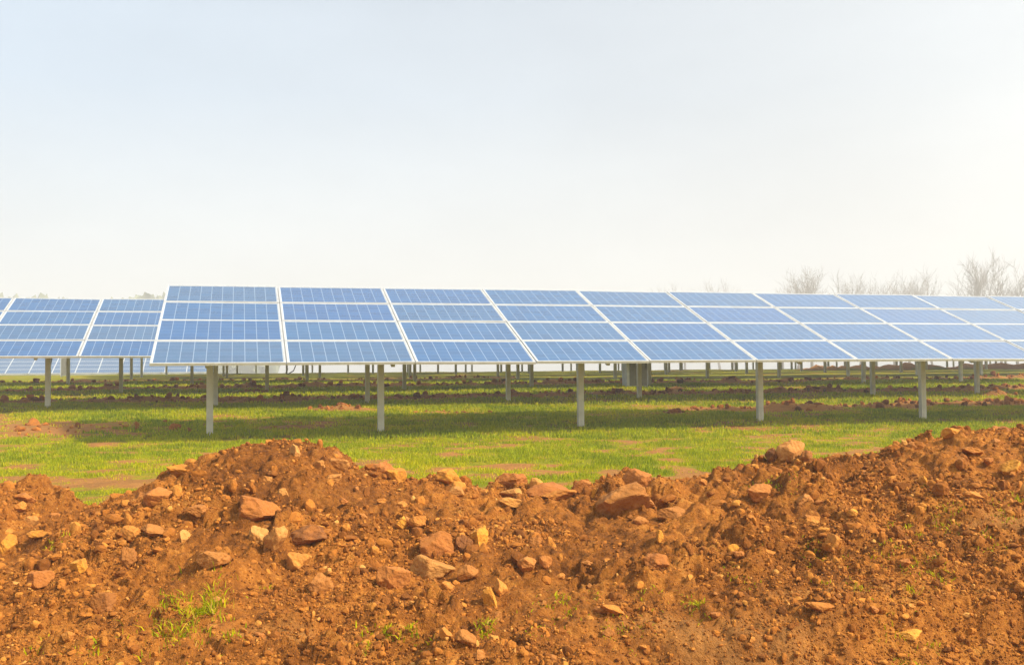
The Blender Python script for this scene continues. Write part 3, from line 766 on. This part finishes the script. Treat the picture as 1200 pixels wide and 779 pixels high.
# ------------------------------------------------------------------ bare trees
def tree(seed, H, loc, label, spread=.32, group='bare hazy trees on the right horizon'):
    r = R(seed); m = MB(); tk = MB()
    def grow(p, d, L, rad, lv):
        n = 4 if lv < 3 else 3; pts = [p.copy()]; rs_ = [rad]
        for i in range(n):
            d = d+r.normal(0, .07+.05*lv, 3); d[2] += .12; d /= np.linalg.norm(d)
            p = p+d*L/n; pts.append(p.copy()); rs_.append(rad*(1-.55*(i+1)/n))
            if lv < 3 and (i > 0 or lv > 0):
                for _ in range(3 if lv < 1 or (lv == 1 and i % 2) else 2):
                    a = r.uniform(0, 6.28); sd = np.array([math.cos(a), math.sin(a), 0]); sd -= d*(sd@d)
                    nd_ = d*r.uniform(.75, 1.1)+sd*r.uniform(.35, .75)*(1 if lv else .9)*spread/.32
                    grow(p, nd_/np.linalg.norm(nd_), L*r.uniform(.42, .62), max(rad*(1-.55*(i+1)/n)*.5, H*.0013), lv+1)
        (tk if lv == 0 else m).tube(pts, rs_, 5 if lv < 2 else 3)
    grow(np.array([0, 0, -.4]), np.array([r.normal(0, .05), 0, 1.]), H*.62, H*.017, 0)
    root = bpy.data.objects.new('bare_tree', None); C.objects.link(root); root.location = loc
    tag(root, label, 'tree', group)
    a = link('trunk', tk.mesh('trunk', BARK), root); b = link('crown', m.mesh('crown', BARK), root)
    zs = max(v[2] for v in m.v); root.scale = [H/zs]*3
    return root
TR = [  # px, top py, distance, label
 (803, 331, 175, 'very faint low bare tree left of all the others, over the middle panels'),
 (845, 326, 172, 'faint low bare tree alone between the faint left one and the right-hand row'),
 (862, 334, 180, 'smallest faint bare tree just right of the lone faint one'),
 (918, 325, 128, 'low bare tree at the left end of the left-hand clump'),
 (935, 314, 124, 'bushy bare tree second from the left in the left-hand clump'),
 (951, 310, 122, 'tallest bare tree of the left-hand clump with upright limbs'),
 (968, 315, 126, 'dense bare tree right beside the tallest of the left-hand clump'),
 (990, 318, 128, 'thin bare tree in the middle of the low clump'),
 (1008, 320, 130, 'bare tree with splayed limbs right of the thin middle one'),
 (1024, 316, 126, 'bare tree at the right end of the left-hand clump, before the gap'),
 (1049, 316, 124, 'bare tree just right of the gap in the left-hand row'),
 (1066, 318, 128, 'slender bare tree between the gap tree and the leaning pair'),
 (1079, 313, 124, 'taller of the leaning pair of bare trees before the clear sky gap'),
 (1093, 322, 130, 'smaller bare tree at the edge of the clear sky gap'),
 (1128, 303, 118, 'bare tree at the left end of the tall right-hand clump'),
 (1154, 289, 112, 'tallest bare tree of all, near the right edge with a pointed crown'),
 (1172, 306, 118, 'bare tree close right of the tallest one'),
 (1192, 301, 114, 'bare tree cut by the right edge of the photo'),
 (1222, 300, 116, 'bare tree outside the right edge')]
for k, (px, ty, dist, lab) in enumerate(TR[:-1]):
    dist *= 1.75
    rr = ray(px, 435); kk = dist/rr[1]; x, y = rr[0]*kk, dist
    g = float(field_base(np.array(x), np.array(y)))
    top = ray(px, ty)*kk
    tree(500+k, top[2]-g+.3, (x, y, g+ZO), lab, .30 if dist > 210 else .27)

# ------------------------------------------------------------------ far wood at the left
r = R(8); VV = []; FF = []; off = 0; v1, f1 = ico(3)
for i in range(95):
    y = r.uniform(290, 330); x = -y*.56+i/95*y*.30; x += r.normal(0, 2)
    g = float(field_base(np.array(x), np.array(y)))
    Ht = (436-355+2*math.sin(i*.11)+2*r.rand())/F*y-g-.5
    w = r.uniform(7, 11)
    n = 1+.10*(np.sin(v1[:, 0]*5+i)*np.sin(v1[:, 1]*6+i*2)+np.sin(v1[:, 2]*8+i*3)*.6)+.08*r.normal(size=len(v1))
    P = v1*n[:, None]*np.array([w, w, Ht/2])+np.array([x, y, g+ZO+Ht/2]); VV.append(P); FF.append(f1+off); off += len(P)
me = mesh_np('far_wood', np.concatenate(VV), np.concatenate(FF), WOODM, smooth=False)
tag(link('far_wood', me), 'pale strip of woodland lost in haze behind the panels at the left', 'woodland', kind='stuff')

# ------------------------------------------------------------------ haze
m = bpy.data.materials.new('haze_air'); m.use_nodes = True; nt = m.node_tree; nt.nodes.clear()
out = nt.nodes.new('ShaderNodeOutputMaterial'); pv = nt.nodes.new('ShaderNodeVolumePrincipled')
pv.inputs['Color'].default_value = (1, .985, .94, 1); pv.inputs['Density'].default_value = .0029; pv.inputs['Anisotropy'].default_value = 0.0
nt.links.new(pv.outputs[0], out.inputs['Volume'])
b = MB(); b.box(-400, 400, -400, 400, -9.5, 20)
tag(link('haze', b.mesh('haze', m)), 'pale winter haze hanging over the field', 'haze', kind='stuff')

# ------------------------------------------------------------------ sky and sun
w = bpy.data.worlds.new('World'); S.world = w; w.use_nodes = True; nt = w.node_tree; nt.nodes.clear()
out = nt.nodes.new('ShaderNodeOutputWorld'); bg = nt.nodes.new('ShaderNodeBackground'); bg.inputs['Strength'].default_value = .1
nt.links.new(bg.outputs[0], out.inputs[0])
sky = nt.nodes.new('ShaderNodeTexSky'); sky.sky_type = 'NISHITA'; sky.sun_disc = False
sky.sun_elevation = SUN_EL; sky.air_density = 1.0; sky.dust_density = 3; sky.ozone_density = 1
sx, sy = math.cos(SUN_AZ), math.sin(SUN_AZ)
sky.sun_rotation = math.atan2(sx, sy)
tc = nt.nodes.new('ShaderNodeTexCoord'); sp = nt.nodes.new('ShaderNodeSeparateXYZ'); nt.links.new(tc.outputs['Generated'], sp.inputs[0])
el = math_(nt, 'MAXIMUM', sp.outputs[2], 0)
dp = nt.nodes.new('ShaderNodeVectorMath'); dp.operation = 'DOT_PRODUCT'; nt.links.new(tc.outputs['Generated'], dp.inputs[0])
dp.inputs[1].default_value = (math.cos(SUN_EL)*math.cos(SUN_AZ), math.cos(SUN_EL)*math.sin(SUN_AZ), math.sin(SUN_EL))
aur = math_(nt, 'POWER', math_(nt, 'MAXIMUM', dp.outputs['Value'], 0), 1.4)      # bright veil of haze round the sun
# thin high haze: thick at the horizon, thinning to blue overhead, warmer to the right
hz = ramp(nt, el, [(0, gray(1)), (.12, gray(.97)), (.33, gray(.80)), (.6, gray(.38)), (1, gray(.25))])
hz = math_(nt, 'MAXIMUM', hz, math_(nt, 'MULTIPLY', aur, 1.0, clamp=True))
rt = math_(nt, 'MULTIPLY_ADD', sp.outputs[0], .9, .5, clamp=True)
warm = mix(nt, rt, (6.1, 7.1, 8.1), (7.0, 7.05, 6.95))
low = mix(nt, rt, (7.6, 7.5, 7.0), (8.3, 8.0, 7.4))
hc = mix(nt, ramp(nt, el, [(0.02, gray(0)), (.26, gray(1))]), low, warm)
wm = nt.nodes.new('ShaderNodeMapping'); wm.inputs['Scale'].default_value = (1, 1, 2.6); wm.inputs['Rotation'].default_value = (.2, .35, 0)
nt.links.new(tc.outputs['Generated'], wm.inputs[0])
wisp = noise(nt, wm.outputs[0], 2.6, 6, .55)
hc = mix(nt, 1, hc, ramp(nt, wisp, [(.35, gray(.955)), (.65, gray(1.03))]), 'MULTIPLY')
final = mix(nt, hz, sky.outputs[0], hc)
final = mix(nt, 1, final, mix(nt, aur, (1, 1, 1), (2.4, 2.35, 2.2)), 'MULTIPLY')
nt.links.new(final, bg.inputs['Color'])
sl = bpy.data.lights.new('sun', 'SUN'); sl.energy = 5; sl.angle = math.radians(5); sl.color = (1, .92, .80)
so_ = bpy.data.objects.new('sun', sl); C.objects.link(so_)
from mathutils import Vector
dv = Vector((math.cos(SUN_EL)*sx, math.cos(SUN_EL)*sy, math.sin(SUN_EL)))
so_.rotation_euler = dv.to_track_quat('Z', 'Y').to_euler()

# ------------------------------------------------------------------ camera
cd = bpy.data.cameras.new('camera'); cam = bpy.data.objects.new('camera', cd); C.objects.link(cam)
cd.sensor_width = 36; cd.lens = F/1200*36; cd.clip_end = 3000; cd.clip_start = .05
from mathutils import Matrix
cam.matrix_world = Matrix.Translation((0, 0, CAM_Z)) @ Matrix.Rotation(math.pi/2+PITCH, 4, 'X') @ Matrix.Rotation(-ROLL, 4, 'Z')
S.camera = cam
S.view_settings.view_transform = 'Standard'; S.view_settings.look = 'None'; S.view_settings.gamma = 1; S.view_settings.exposure = .38
